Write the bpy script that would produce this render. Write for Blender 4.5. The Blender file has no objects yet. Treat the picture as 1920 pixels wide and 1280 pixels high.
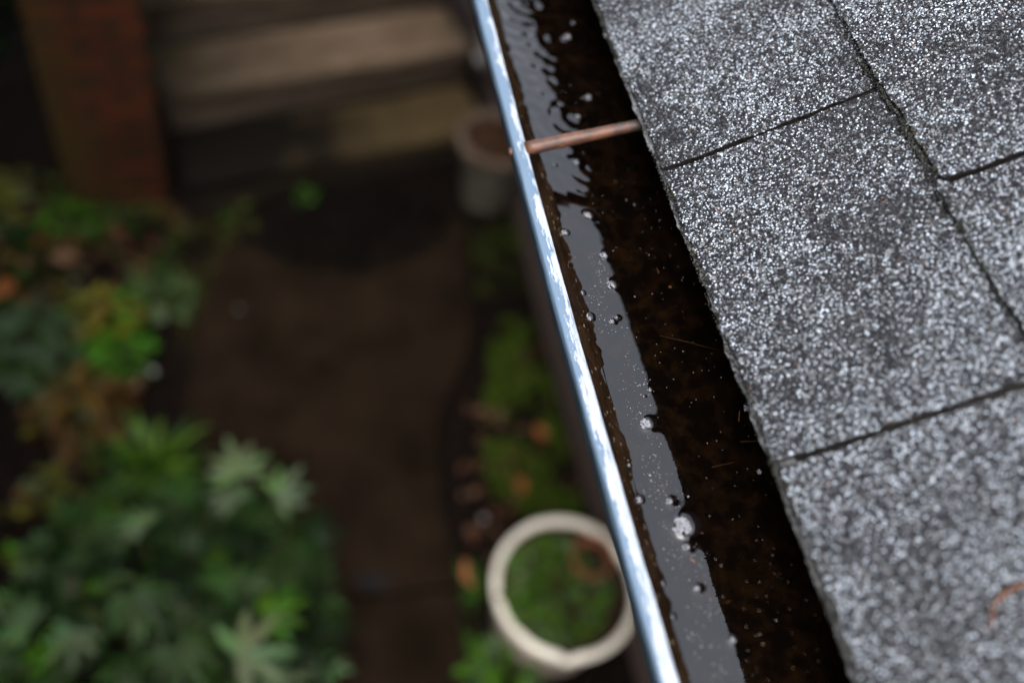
import bpy, math, random
import numpy as np
from mathutils import Matrix, Vector

# ------------------------------------------------------------------ camera, sky, sun, exposure
scene = bpy.context.scene
col = scene.collection
R = math.radians
cam_d = bpy.data.cameras.new("camera")
cam = bpy.data.objects.new("camera", cam_d)
col.objects.link(cam)
cam.matrix_world = Matrix.Translation((-0.38399, -0.28921, 3.02539)) @ Matrix((
    (0.9640814, 0.06377734, -0.25783621),
    (-0.19869482, 0.81737142, -0.54076273),
    (0.17625954, 0.57257001, 0.8006848))).to_4x4()
cam_d.lens = 35.0
cam_d.sensor_width = 36.0
cam_d.clip_start = 0.02
cam_d.clip_end = 1000
cam_d.dof.use_dof = True
cam_d.dof.focus_distance = 0.885
cam_d.dof.aperture_fstop = 1.45
cam_d.dof.aperture_blades = 0
scene.camera = cam

SUN_EL, SUN_ROT = R(62), R(215)
world = bpy.data.worlds.new("World")
scene.world = world
world.use_nodes = True
wn, wl = world.node_tree.nodes, world.node_tree.links
bg = wn["Background"]
sky = wn.new("ShaderNodeTexSky")
sky.sky_type = 'NISHITA'
sky.sun_disc = False
sky.sun_elevation = SUN_EL
sky.sun_rotation = SUN_ROT
sky.dust_density = 3.0
sky.air_density = 1.0
hs = wn.new("ShaderNodeHueSaturation")
hs.inputs['Saturation'].default_value = 0.36
wl.new(sky.outputs[0], hs.inputs['Color'])
wl.new(hs.outputs[0], bg.inputs['Color'])
bg.inputs['Strength'].default_value = 0.15

sl = bpy.data.lights.new("sun", 'SUN')
sl.energy = 0.5
sl.angle = R(40)
sl.color = (1.0, 0.97, 0.93)
so = bpy.data.objects.new("sun", sl)
col.objects.link(so)
sdir = Vector((math.sin(SUN_ROT) * math.cos(SUN_EL), math.cos(SUN_ROT) * math.cos(SUN_EL), math.sin(SUN_EL)))
so.rotation_euler = sdir.to_track_quat('Z', 'Y').to_euler()

scene.view_settings.view_transform = 'Standard'
scene.view_settings.look = 'None'
scene.view_settings.gamma = 1.0
scene.view_settings.exposure = 2.45
scene.cycles.max_bounces = 6
scene.cycles.caustics_reflective = False
scene.cycles.caustics_refractive = False
scene.cycles.use_denoising = True

rng = np.random.default_rng(7)
random.seed(7)

# ------------------------------------------------------------------ materials
def mat(name, base=(.2, .2, .2), rough=.6, ior=1.45, spec=None):
    m = bpy.data.materials.new(name)
    m.use_nodes = True
    b = m.node_tree.nodes["Principled BSDF"]
    b.inputs['Base Color'].default_value = (*base, 1)
    b.inputs['Roughness'].default_value = rough
    b.inputs['IOR'].default_value = ior
    if spec is not None:
        b.inputs['Specular IOR Level'].default_value = spec
    return m

def nd(m, t, **kw):
    n = m.node_tree.nodes.new(t)
    for k, v in kw.items():
        if k in n.inputs.keys():
            n.inputs[k].default_value = v
        else:
            setattr(n, k, v)
    return n

def lk(m, a, b):
    m.node_tree.links.new(a, b)

def noise_mat(name, c1, c2, scale=20., detail=6., rough=.6, bump=0., bscale=None, stretch=(1, 1, 1), lo=.35, hi=.65, c3=None, s3=3., ior=1.45, bdist=.004, lo3=.5, hi3=.62, spec=.06):
    m = mat(name, c1, rough, ior, spec)
    b = m.node_tree.nodes["Principled BSDF"]
    tc = nd(m, "ShaderNodeTexCoord")
    mp = nd(m, "ShaderNodeMapping", Scale=stretch)
    lk(m, tc.outputs['Object'], mp.inputs['Vector'])
    nz = nd(m, "ShaderNodeTexNoise", Scale=scale, Detail=detail, Roughness=.6)
    lk(m, mp.outputs[0], nz.inputs['Vector'])
    cr = nd(m, "ShaderNodeValToRGB")
    cr.color_ramp.elements[0].position = lo
    cr.color_ramp.elements[1].position = hi
    cr.color_ramp.elements[0].color = (*c1, 1)
    cr.color_ramp.elements[1].color = (*c2, 1)
    lk(m, nz.outputs['Fac'], cr.inputs[0])
    out = cr.outputs[0]
    if c3:
        n3 = nd(m, "ShaderNodeTexNoise", Scale=s3, Detail=4.)
        lk(m, tc.outputs['Object'], n3.inputs['Vector'])
        r3 = nd(m, "ShaderNodeValToRGB")
        r3.color_ramp.elements[0].position = lo3
        r3.color_ramp.elements[1].position = hi3
        lk(m, n3.outputs['Fac'], r3.inputs[0])
        mx = nd(m, "ShaderNodeMixRGB")
        lk(m, r3.outputs[0], mx.inputs['Fac'])
        lk(m, out, mx.inputs['Color1'])
        mx.inputs['Color2'].default_value = (*c3, 1)
        out = mx.outputs[0]
    lk(m, out, b.inputs['Base Color'])
    if bump:
        bp = nd(m, "ShaderNodeBump", Strength=bump, Distance=bdist)
        nb = nd(m, "ShaderNodeTexNoise", Scale=bscale or scale * 2, Detail=8.)
        lk(m, mp.outputs[0], nb.inputs['Vector'])
        lk(m, nb.outputs['Fac'], bp.inputs['Height'])
        lk(m, bp.outputs[0], b.inputs['Normal'])
    return m

def attr_mat(name, rough=.5, ior=1.45, mul=None, spec=None):
    m = mat(name, (.1, .1, .1), rough, ior, spec)
    a = nd(m, "ShaderNodeVertexColor", layer_name="Col")
    lk(m, a.outputs['Color'], m.node_tree.nodes["Principled BSDF"].inputs['Base Color'])
    return m

# ------------------------------------------------------------------ object helpers
def tag(o, label=None, cat=None, group=None, kind=None):
    if label: o['label'] = label
    if cat: o['category'] = cat
    if group: o['group'] = group
    if kind: o['kind'] = kind
    return o

def thing(name, label, cat, loc=(0, 0, 0), rz=0, group=None):
    o = bpy.data.objects.new(name, None)
    o.empty_display_size = .05
    col.objects.link(o)
    o.location = loc
    o.rotation_euler = (0, 0, rz)
    return tag(o, label, cat, group)

class MB:
    def __init__(s):
        s.v, s.f, s.c, s.mi = [], [], [], []
    def add(s, verts, faces, color=None, mi=0):
        k = len(s.v)
        s.v.extend([tuple(map(float, p)) for p in verts])
        s.f.extend([tuple(i + k for i in f) for f in faces])
        s.mi.extend([mi] * len(faces))
        s.c.extend([color or (.1, .1, .1)] * len(verts))
    def box(s, x0, x1, y0, y1, z0, z1, jit=0, mi=0):
        v = [(x, y, z) for z in (z0, z1) for y in (y0, y1) for x in (x0, x1)]
        if jit: v = [tuple(c + random.uniform(-jit, jit) for c in p) for p in v]
        s.add(v, [(0, 2, 3, 1), (4, 5, 7, 6), (0, 1, 5, 4), (2, 6, 7, 3), (0, 4, 6, 2), (1, 3, 7, 5)], mi=mi)
    def lathe(s, prof, n=48, mi=0, jit=0, c=(0, 0, 0)):
        v = []
        for r, z in prof:
            for k in range(n):
                a = 2 * math.pi * k / n
                rr = r + random.uniform(-jit, jit)
                v.append((c[0] + rr * math.cos(a), c[1] + rr * math.sin(a), c[2] + z))
        f = []
        for i in range(len(prof) - 1):
            for k in range(n):
                f.append((i * n + k, i * n + (k + 1) % n, (i + 1) * n + (k + 1) % n, (i + 1) * n + k))
        s.add(v, f, mi=mi)
    def tube(s, pts, rads, n=10, caps=True, color=None):
        pts = [Vector(p) for p in pts]
        rings = []
        for i, p in enumerate(pts):
            d = (pts[min(i + 1, len(pts) - 1)] - pts[max(i - 1, 0)]).normalized()
            a = d.cross(Vector((0, 0, 1)) if abs(d.z) < .9 else Vector((1, 0, 0))).normalized()
            b = d.cross(a)
            r = rads[i] if hasattr(rads, '__len__') else rads
            rings.append([p + a * (r * math.cos(2 * math.pi * k / n)) + b * (r * math.sin(2 * math.pi * k / n)) for k in range(n)])
        v = [q for rg in rings for q in rg]
        f = []
        for i in range(len(rings) - 1):
            for k in range(n):
                f.append((i * n + k, i * n + (k + 1) % n, (i + 1) * n + (k + 1) % n, (i + 1) * n + k))
        if caps:
            f.append(tuple(range(n - 1, -1, -1)))
            f.append(tuple((len(rings) - 1) * n + k for k in range(n)))
        s.add(v, f, color)
    def build(s, name, m, parent=None, smooth=False, loc=None, bevel=0):
        me = bpy.data.meshes.new(name)
        me.from_pydata(s.v, [], s.f)
        for mm in (m if isinstance(m, (list, tuple)) else [m]):
            me.materials.append(mm)
        if any(s.mi):
            me.polygons.foreach_set('material_index', s.mi)
        ca = me.color_attributes.new("Col", 'FLOAT_COLOR', 'POINT')
        arr = np.ones((len(s.v), 4), dtype=np.float32)
        arr[:, :3] = np.array(s.c, dtype=np.float32).reshape(-1, 3)
        ca.data.foreach_set('color', arr.ravel())
        if smooth:
            me.polygons.foreach_set('use_smooth', [True] * len(me.polygons))
        me.update()
        o = bpy.data.objects.new(name, me)
        col.objects.link(o)
        if parent: o.parent = parent
        if loc: o.location = loc
        if bevel:
            b = o.modifiers.new("bevel", 'BEVEL')
            b.width = bevel
            b.segments = 2
            b.limit_method = 'ANGLE'
        return o

def np_mesh(name, V, F, m, parent=None, C=None, smooth=True, mi=None):
    """V (n,3), F (k,s) with a constant number of corners."""
    me = bpy.data.meshes.new(name)
    k, s = F.shape
    me.vertices.add(len(V)); me.vertices.foreach_set('co', V.astype(np.float32).ravel())
    me.loops.add(k * s); me.loops.foreach_set('vertex_index', F.astype(np.int32).ravel())
    me.polygons.add(k)
    me.polygons.foreach_set('loop_start', np.arange(0, k * s, s, dtype=np.int32))
    me.polygons.foreach_set('loop_total', np.full(k, s, dtype=np.int32))
    for mm in (m if isinstance(m, (list, tuple)) else [m]): me.materials.append(mm)
    if mi is not None: me.polygons.foreach_set('material_index', mi.astype(np.int32))
    me.update(calc_edges=True)
    me.polygons.foreach_set('use_smooth', np.full(k, smooth))
    if C is not None:
        ca = me.color_attributes.new("Col", 'FLOAT_COLOR', 'POINT')
        a = np.ones((len(V), 4), dtype=np.float32); a[:, :3] = C
        ca.data.foreach_set('color', a.ravel())
    me.validate()
    o = bpy.data.objects.new(name, me)
    col.objects.link(o)
    if parent: o.parent = parent
    return o

def vnoise(x, y, seed=0):
    """smooth 2-D value noise in 0..1 for arrays"""
    r = np.random.default_rng(seed).random((256, 256))
    xi, yi = np.floor(x).astype(int), np.floor(y).astype(int)
    fx, fy = x - xi, y - yi
    fx, fy = fx * fx * (3 - 2 * fx), fy * fy * (3 - 2 * fy)
    g = lambda i, j: r[i % 256, j % 256]
    return (g(xi, yi) * (1 - fx) + g(xi + 1, yi) * fx) * (1 - fy) + (g(xi, yi + 1) * (1 - fx) + g(xi + 1, yi + 1) * fx) * fy

# ------------------------------------------------------------------ ground, path
PITCH = R(31.7)
CP, SP = math.cos(PITCH), math.sin(PITCH)
EAVE_Z = 2.4
WATER_Z = 2.324

soil = noise_mat("soil", (.0015, .0009, .0006), (.008, .0045, .003), 30, 8, .8, .8, 60, bdist=.02)
def grid_ground():
    n = 90
    xs = np.concatenate([[-250, -60, -15, -5], np.linspace(-2.2, 2.2, n), [5, 15, 60, 250]])
    ys = np.concatenate([[-250, -60, -15, -5], np.linspace(-1, 4.6, n), [8, 15, 60, 250]])
    X, Y = np.meshgrid(xs, ys, indexing='ij')
    inner = (np.abs(X) < 2.1) & (Y > -.9) & (Y < 4.5)
    Z = np.where(inner, .03 * (vnoise(X * 9, Y * 9, 3) - .5) + .02 * (vnoise(X * 25, Y * 25, 4) - .5), 0)
    V = np.stack([X, Y, Z], -1).reshape(-1, 3)
    a, b = len(xs), len(ys)
    i, j = np.meshgrid(np.arange(a - 1), np.arange(b - 1), indexing='ij')
    q = (i * b + j).ravel()
    F = np.stack([q, q + b, q + b + 1, q + 1], -1)
    o = np_mesh("ground", V, F, soil)
    tag(o, kind="structure", label="dark wet soil of the garden beds")
grid_ground()

path_m = noise_mat("wet_paving", (.0078, .0047, .0028), (.0150, .0092, .0055), 7, 8, .8, .35, 120, c3=(.0056, .0040, .0020), s3=2.2, spec=.02)
def poly_slab(mb, pts, z0, z1):
    n = len(pts)
    v = [(x, y, z0) for x, y in pts] + [(x, y, z1) for x, y in pts]
    f = [tuple(range(n, 2 * n))] + [(i, (i + 1) % n, n + (i + 1) % n, n + i) for i in range(n)]
    mb.add(v, f)
mb = MB()
poly_slab(mb, [(.222, .822), (.21, .95), (.212, 1.05), (.216, 1.2), (.225, 1.31), (.248, 1.41), (.285, 1.5), (.335, 1.58), (.385, 1.66), (.425, 1.77), (.462, 1.97),
               (.50, 2.2), (.52, 2.34), (-.38, 2.36), (-.45, 2.2), (-.57, 1.84), (-.62, 1.3), (-.60, .83)], -.03, .034)
poly_slab(mb, [(.222, .808), (.198, .66), (.18, .52), (.17, .2), (.16, -.8), (-.62, -.8), (-.61, .3), (-.60, .815)], -.03, .03)
pth = mb.build("path", path_m)
tag(pth, kind="structure", label="dark wet brown paved path between the beds")
# shallow puddle in the joint of the path
mb = MB()
pp = []
for k in range(24):
    a = 2 * math.pi * k / 24
    rr = 1 + .18 * math.sin(3 * a + 1) + .1 * math.sin(5 * a)
    pp.append((-.05 + .05 * rr * math.cos(a), .866 + .026 * rr * math.sin(a) - .012 * math.cos(a)))
mb.add([(x, y, .0365) for x, y in pp], [tuple(range(24))])
pud_m = mat("puddle_water", (.012, .011, .012), .03, 1.4)
tag(mb.build("puddle", pud_m), kind="structure", label="small shiny puddle on the path")

# ------------------------------------------------------------------ house: wall, soffit, fascia, roof
house = thing("house", "house with wet grey granule shingle roof sloping down to the gutter", "house", (.72, .3, 0))
H0 = Vector((.72, .3, 0))
def rel(mb, off):
    mb.v = [(x - off[0], y - off[1], z - off[2]) for x, y, z in mb.v]
wall_m = noise_mat("brown_render", (.055, .040, .034), (.095, .070, .062), 18, 6, .7, .4, 90)
mb = MB(); mb.box(.72, 5.28, -4, 5, 0, 2.39)
mb.add([(.72, -4, 2.39), (5.28, -4, 2.39), (3, -4, 4.1), (.72, 5, 2.39), (5.28, 5, 2.39), (3, 5, 4.1)], [(0, 1, 2), (3, 5, 4)])
rel(mb, H0); mb.build("wall", wall_m, house)
wood_dark = noise_mat("dark_trim", (.012, .008, .006), (.03, .02, .015), 10, 6, .6, .3, 60, (1, .1, 1))
mb = MB(); mb.box(.087, .719, -4, 5, 2.375, 2.388); rel(mb, H0); mb.build("soffit", wood_dark, house)
mb = MB(); mb.box(.0665, .086, -4, 5, 2.22, 2.42); rel(mb, H0); mb.build("fascia", wood_dark, house)

# roof slab under the shingles, full size (u up the slope, h square to it)
def rp(u, y, h=0.):
    return (u * CP - h * SP, y, EAVE_Z + u * SP + h * CP)
speck_m = mat("shingle_sheet", (.03, .03, .033), .5, spec=.15)
def speck(m):
    b = m.node_tree.nodes["Principled BSDF"]
    tc = nd(m, "ShaderNodeTexCoord")
    vo = nd(m, "ShaderNodeTexVoronoi", Scale=420.)
    lk(m, tc.outputs['Object'], vo.inputs['Vector'])
    sp_ = nd(m, "ShaderNodeSeparateColor")
    lk(m, vo.outputs['Color'], sp_.inputs[0])
    cr = nd(m, "ShaderNodeValToRGB")
    cr.color_ramp.interpolation = 'CONSTANT'
    e = cr.color_ramp.elements
    e[0].position = 0; e[0].color = (.006, .0055, .0065, 1)
    e[1].position = .45; e[1].color = (.014, .014, .016, 1)
    for p, c in ((.72, (.04, .042, .045)), (.88, (.12, .125, .13))):
        x = e.new(p); x.color = (*c, 1)
    lk(m, sp_.outputs[0], cr.inputs[0])
    lk(m, cr.outputs[0], b.inputs['Base Color'])
    bp = nd(m, "ShaderNodeBump", Strength=.6, Distance=.0012)
    bp.invert = True
    lk(m, vo.outputs['Distance'], bp.inputs['Height'])
    lk(m, bp.outputs[0], b.inputs['Normal'])
speck(speck_m)
bitumen = noise_mat("bitumen", (.006, .005, .005), (.016, .014, .012), 300, 4, .5, .6, 500, spec=.1)

SHX, SHY = .305, .2          # tab width along the eave, exposure up the slope
def course_off(k): return 0.0 if k % 2 == 0 else .183
DU, DY0, DY1 = .62, -.62, 1.15   # finely granulated zone
Vs, Fs, Mi = [], [], []
nv = 0
gran = []                      # (u, y, h, r) lists
def add_tab(k, y0, y1, fine):
    """one shingle tab: a grid with ragged edges and 4.5 mm thickness"""
    global nv
    u0 = k * SHY + (0 if k else -.0)
    seed = (k * 57 + int(round(y0 * 1000))) % 9973
    r = np.random.default_rng(abs(seed))
    tilt = r.normal(0, .00035)
    skew = r.normal(0, .0018)
    lift = abs(r.normal(0, .0004))
    g = .0027
    ny, nu = (max(2, int((y1 - y0) / .004)), 26) if fine else (3, 2)
    yy = np.linspace(y0 + g, y1 - g, ny)
    tt = np.linspace(0, 1, nu)
    YY, TT = np.meshgrid(yy, tt, indexing='ij')
    u_low = u0 + skew * (YY - (y0 + y1) / 2) / (y1 - y0) * 2
    if k == 1 and y0 < .25 < y1: u_low = u_low + .0045 * np.clip(1 - (YY - y0) / (y1 - y0), 0, 1)
    if fine:
        u_low = u_low + .0022 * (vnoise(YY * 130, YY * 0 + seed, 11) - .5) + .003 * (vnoise(YY * 30, YY * 0 + seed, 12) - .5)
        jl = .0016 * (vnoise(TT * 26, TT * 0 + seed, 13) - .5) + .0020 * (vnoise(TT * 95, TT * 0 + seed, 15) - .5)
        edge = np.abs((YY - y0) / (y1 - y0) - .5) * 2
        YY = YY + jl * edge ** 12 * 1.2
    UU = u_low + TT * (u0 + SHY + .012 - u_low)
    HH = .0082 + lift + tilt * ((YY - y0) / (y1 - y0) - .5) * 2 - .0070 * (UU - u0) / SHY
    if fine:
        HH = HH + .0012 * (vnoise(YY * 22 + seed, UU * 22, 14) - .5)
        # the corner at the slot lifts a touch
        HH = HH + .0018 * np.exp(-((YY - y0) / .02) ** 2 - ((UU - u0) / .02) ** 2)
    P = np.stack(rp(UU, YY, HH), -1).reshape(-1, 3) if True else None
    Q = np.stack(rp(UU, YY, HH - .0058), -1).reshape(-1, 3)
    V = np.concatenate([P, Q])
    n = len(P)
    i, j = np.meshgrid(np.arange(ny - 1), np.arange(nu - 1), indexing='ij')
    q = (i * nu + j).ravel()
    top = np.stack([q, q + 1, q + nu + 1, q + nu], -1)[:, ::-1]
    rim = np.concatenate([np.arange(0, nu), np.arange(1, ny) * nu + nu - 1, (ny - 1) * nu + np.arange(nu - 2, -1, -1), np.arange(ny - 2, 0, -1) * nu])
    nx = np.roll(rim, -1)
    side = np.stack([rim, nx, nx + n, rim + n], -1)
    Vs.append(V); Fs.append(np.concatenate([top, side]) + nv)
    Mi.append(np.concatenate([np.zeros(len(top)), np.ones(len(side))]))
    nv += len(V)
    if fine:
        # granules on the tab
        w = y1 - y0 - 2 * g
        nn = int(w * SHY * 540000)
        ty, tu = r.random(nn), r.random(nn)
        fi = ty * (ny - 1); fj = tu * (nu - 1)
        i0 = np.minimum(fi.astype(int), ny - 2); j0 = np.minimum(fj.astype(int), nu - 2)
        a, b = fi - i0, fj - j0
        G = lambda A: (A[i0, j0] * (1 - a) * (1 - b) + A[i0 + 1, j0] * a * (1 - b) + A[i0, j0 + 1] * (1 - a) * b + A[i0 + 1, j0 + 1] * a * b)
        gu, gy, gh = G(UU), G(YY), G(HH)
        ok = (gy > DY0) & (gy < DY1) & (gu < DU)
        gran.append(np.stack([gu[ok], gy[ok], gh[ok], np.full(ok.sum(), 0)], -1))
        # crumbs on the lower edge
        ne = int(w * 1700)
        ye = r.random(ne); i0 = np.minimum((ye * (ny - 1)).astype(int), ny - 2)
        gran.append(np.stack([UU[i0, 0] + r.normal(0, .0006, ne), YY[i0, 0] + r.random(ne) * .004, HH[i0, 0] - r.random(ne) * .0052, np.full(ne, 1)], -1))
for k in range(0, 22):
    fine = k < 3
    y = course_off(k) - 14 * SHX
    while y < 5:
        add_tab(k, max(y, -4), min(y + SHX, 5), fine and y > -1.0 and y < 1.2)
        y += SHX
# starter strip peeking out under the first course, and the sheet under everything
def strip(u0, u1, h, th, y0, y1, n, ragged, mi):
    global nv
    yy = np.linspace(y0, y1, n)
    rag = ragged * (vnoise(yy * 45, yy * 0, 21) - .5) * 2 + ragged * .5 * (vnoise(yy * 190, yy * 0, 22) - .5) * 2
    A = np.stack(rp(u0 + rag, yy, np.full(n, h)), -1)
    B = np.stack(rp(np.full(n, u1), yy, np.full(n, h)), -1)
    Cc = np.stack(rp(u0 + rag, yy, np.full(n, h - th)), -1)
    D = np.stack(rp(np.full(n, u1), yy, np.full(n, h - th)), -1)
    V = np.concatenate([A, B, Cc, D])
    i = np.arange(n - 1)
    F = np.concatenate([np.stack([i, i + 1, i + 1 + n, i + n], -1)[:, ::-1], np.stack([i, i + 1, i + 1 + 2 * n, i + 2 * n], -1),
                        np.stack([i + 2 * n, i + 2 * n + 1, i + 1 + 3 * n, i + 3 * n], -1)])
    Vs.append(V); Fs.append(F + nv); Mi.append(np.full(len(F), mi)); nv += len(V)
strip(-.0042, .014, .0002, .0024, -.7, 1.3, 1600, .0018, 2)
strip(.008, 3.55, -.002, .014, -4, 5, 400, .0008, 1)
# far roof slope
A = np.array([rp(3.5, -4, .0), rp(3.5, 5, .0), (6.0, 5, EAVE_Z), (6.0, -4, EAVE_Z)])
Vs.append(A); Fs.append(np.array([[0, 1, 2, 3]])[:, ::-1] + nv); Mi.append(np.zeros(1)); nv += 4
starter_m = noise_mat("wet_starter_edge", (.035, .035, .036), (.13, .13, .135), 220, 4, .18, .5, 400, bdist=.001, spec=.5)
roofo = np_mesh("roof", np.concatenate(Vs) - np.array(H0), np.concatenate(Fs), [speck_m, bitumen, starter_m], house, smooth=False, mi=np.concatenate(Mi))

# mineral granules, one mesh with a colour per granule
G_ = np.concatenate(gran)
N = len(G_)
u, y, h, edge = G_.T
clump = vnoise(u * 17, y * 17, 31) * .5 + vnoise(u * 45 + y * 30, y * 45 - u * 20, 32) * .35 + vnoise(u * 120, y * 120, 33) * .15
pw = np.clip(.145 + .58 * (clump - .36), .03, .5)
t = rng.random(N)
white = t < pw
mid = (~white) & (t < pw + .25)
rad = np.where(white, rng.uniform(.00065, .0013, N), rng.uniform(.0005, .0011, N))
C = np.where(white[:, None], (.09 + .35 * rng.random(N) ** 1.5)[:, None] * np.array([.90, 1.0, 1.12]),
             np.where(mid[:, None], rng.uniform(.022, .065, N)[:, None] * np.array([.94, 1., 1.12]), rng.uniform(.003, .011, N)[:, None] * np.array([1.0, .94, 1.14])))
od = rng.random(N) < .003
C[od] = np.array([.14, .055, .03]) * rng.uniform(.6, 1.1, od.sum())[:, None]
ol = rng.random(N) < .006
C[ol] = np.array([.06, .06, .03])
e1 = edge > .5
C[e1] *= .45
me_ = e1 & (rng.random(N) < .35)
C[me_] = np.array([.03, .034, .010]) * rng.uniform(.4, 1.4, me_.sum())[:, None]
ang = rng.uniform(0, 2 * math.pi, N)
ring = np.arange(6) * math.pi / 3
rr = rad[:, None] * rng.uniform(.7, 1.2, (N, 6))
asp = rng.uniform(.65, 1.0, N)[:, None]
dx = rr * np.cos(ring[None] + ang[:, None])
dy = rr * np.sin(ring[None] + ang[:, None]) * asp
topr = rad * rng.uniform(.55, 1.0, N)
ring_u, ring_y = u[:, None] + dx, y[:, None] + dy
ring_h = np.repeat((h - .0002)[:, None], 6, 1)
mid_u, mid_y = u[:, None] + dx * .62, y[:, None] + dy * .62
mid_h = (h + topr * .85)[:, None] + rad[:, None] * rng.uniform(-.25, .25, (N, 6))
UU = np.concatenate([ring_u, mid_u], 1); YY = np.concatenate([ring_y, mid_y], 1); HH = np.concatenate([ring_h, mid_h], 1)
V = np.stack(rp(UU, YY, HH), -1).reshape(-1, 3) - np.array(H0)
base = (np.arange(N) * 12)[:, None]
side = []
for k in range(6):
    a, b = k, (k + 1) % 6
    side.append(np.concatenate([base + a, base + b, base + 6 + b, base + 6 + a], 1))
cap = [np.concatenate([base + 6, base + 7, base + 8, base + 9], 1), np.concatenate([base + 6, base + 9, base + 10, base + 11], 1)]
F = np.concatenate(side + cap)
gran_m = attr_mat("mineral_granules", .45, 1.4, spec=.16)
g_o = np_mesh("granules", V, F, gran_m, roofo, np.repeat(C, 12, 0), smooth=True)
tag(g_o, kind="stuff")

# moss and dark grit along the eave and in the course joint
def clumps(name, pts, rads, cols, m, parent=None, lab=None):
    n = len(pts)
    pts = np.array(pts); rads = np.array(rads); cols = np.array(cols)
    base = np.array([(1, 0, 0), (-1, 0, 0), (0, 1, 0), (0, -1, 0), (0, 0, 1), (0, 0, -1)], float)
    fc = np.array([(0, 2, 4), (2, 1, 4), (1, 3, 4), (3, 0, 4), (2, 0, 5), (1, 2, 5), (3, 1, 5), (0, 3, 5)])
    D = base[None] * (1 + rng.uniform(-.4, .4, (n, 6, 1))) + rng.uniform(-.25, .25, (n, 6, 3))
    V = (pts[:, None] + D * rads[:, None, None]).reshape(-1, 3)
    F = (fc[None] + (np.arange(n) * 6)[:, None, None]).reshape(-1, 3)
    return np_mesh(name, V, F, m, parent, np.repeat(cols, 6, 0), smooth=True)
pts, rads, cols = [], [], []
for i in range(9000):
    yy = rng.uniform(-.5, 1.1)
    dens = float(vnoise(np.array([yy * 14.]), np.array([0.]), 41)[0])
    if rng.random() > dens * 1.25: continue
    pts.append(rp(rng.uniform(-.0048, .0018) if rng.random() < .8 else rng.normal(.002, .002), yy, rng.uniform(.0002, .0058)))
    rads.append(rng.uniform(.0004, .0013))
    c = rng.random()
    cols.append(np.array([.004, .0035, .0025] if c < .6 else [.014, .015, .004] if c < .86 else [.05, .05, .047]) * rng.uniform(.5, 1.3))
for i in range(2600):
    yy = rng.uniform(.17, .34) if rng.random() < .62 else rng.uniform(-.3, .9)
    if rng.random() > 1.5 * float(vnoise(np.array([yy * 60.]), np.array([3.]), 43)[0]) - .15: continue
    uu = .2 - .0015 + rng.normal(0, .0016) + (.0025 if .18 < yy < .32 else 0)
    pts.append(rp(uu, yy, rng.uniform(.0012, .0055))); rads.append(rng.uniform(.0006, .0015))
    c = rng.random()
    cols.append(np.array([.004, .0035, .0025] if c < .74 else [.014, .013, .006] if c < .9 else [.06, .06, .057]) * rng.uniform(.5, 1.3))
moss_m = attr_mat("moss_grit", .7)
tag(clumps("moss", pts, rads, cols, moss_m), label="dark moss and grit along the shingle edges", kind="stuff")

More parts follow.
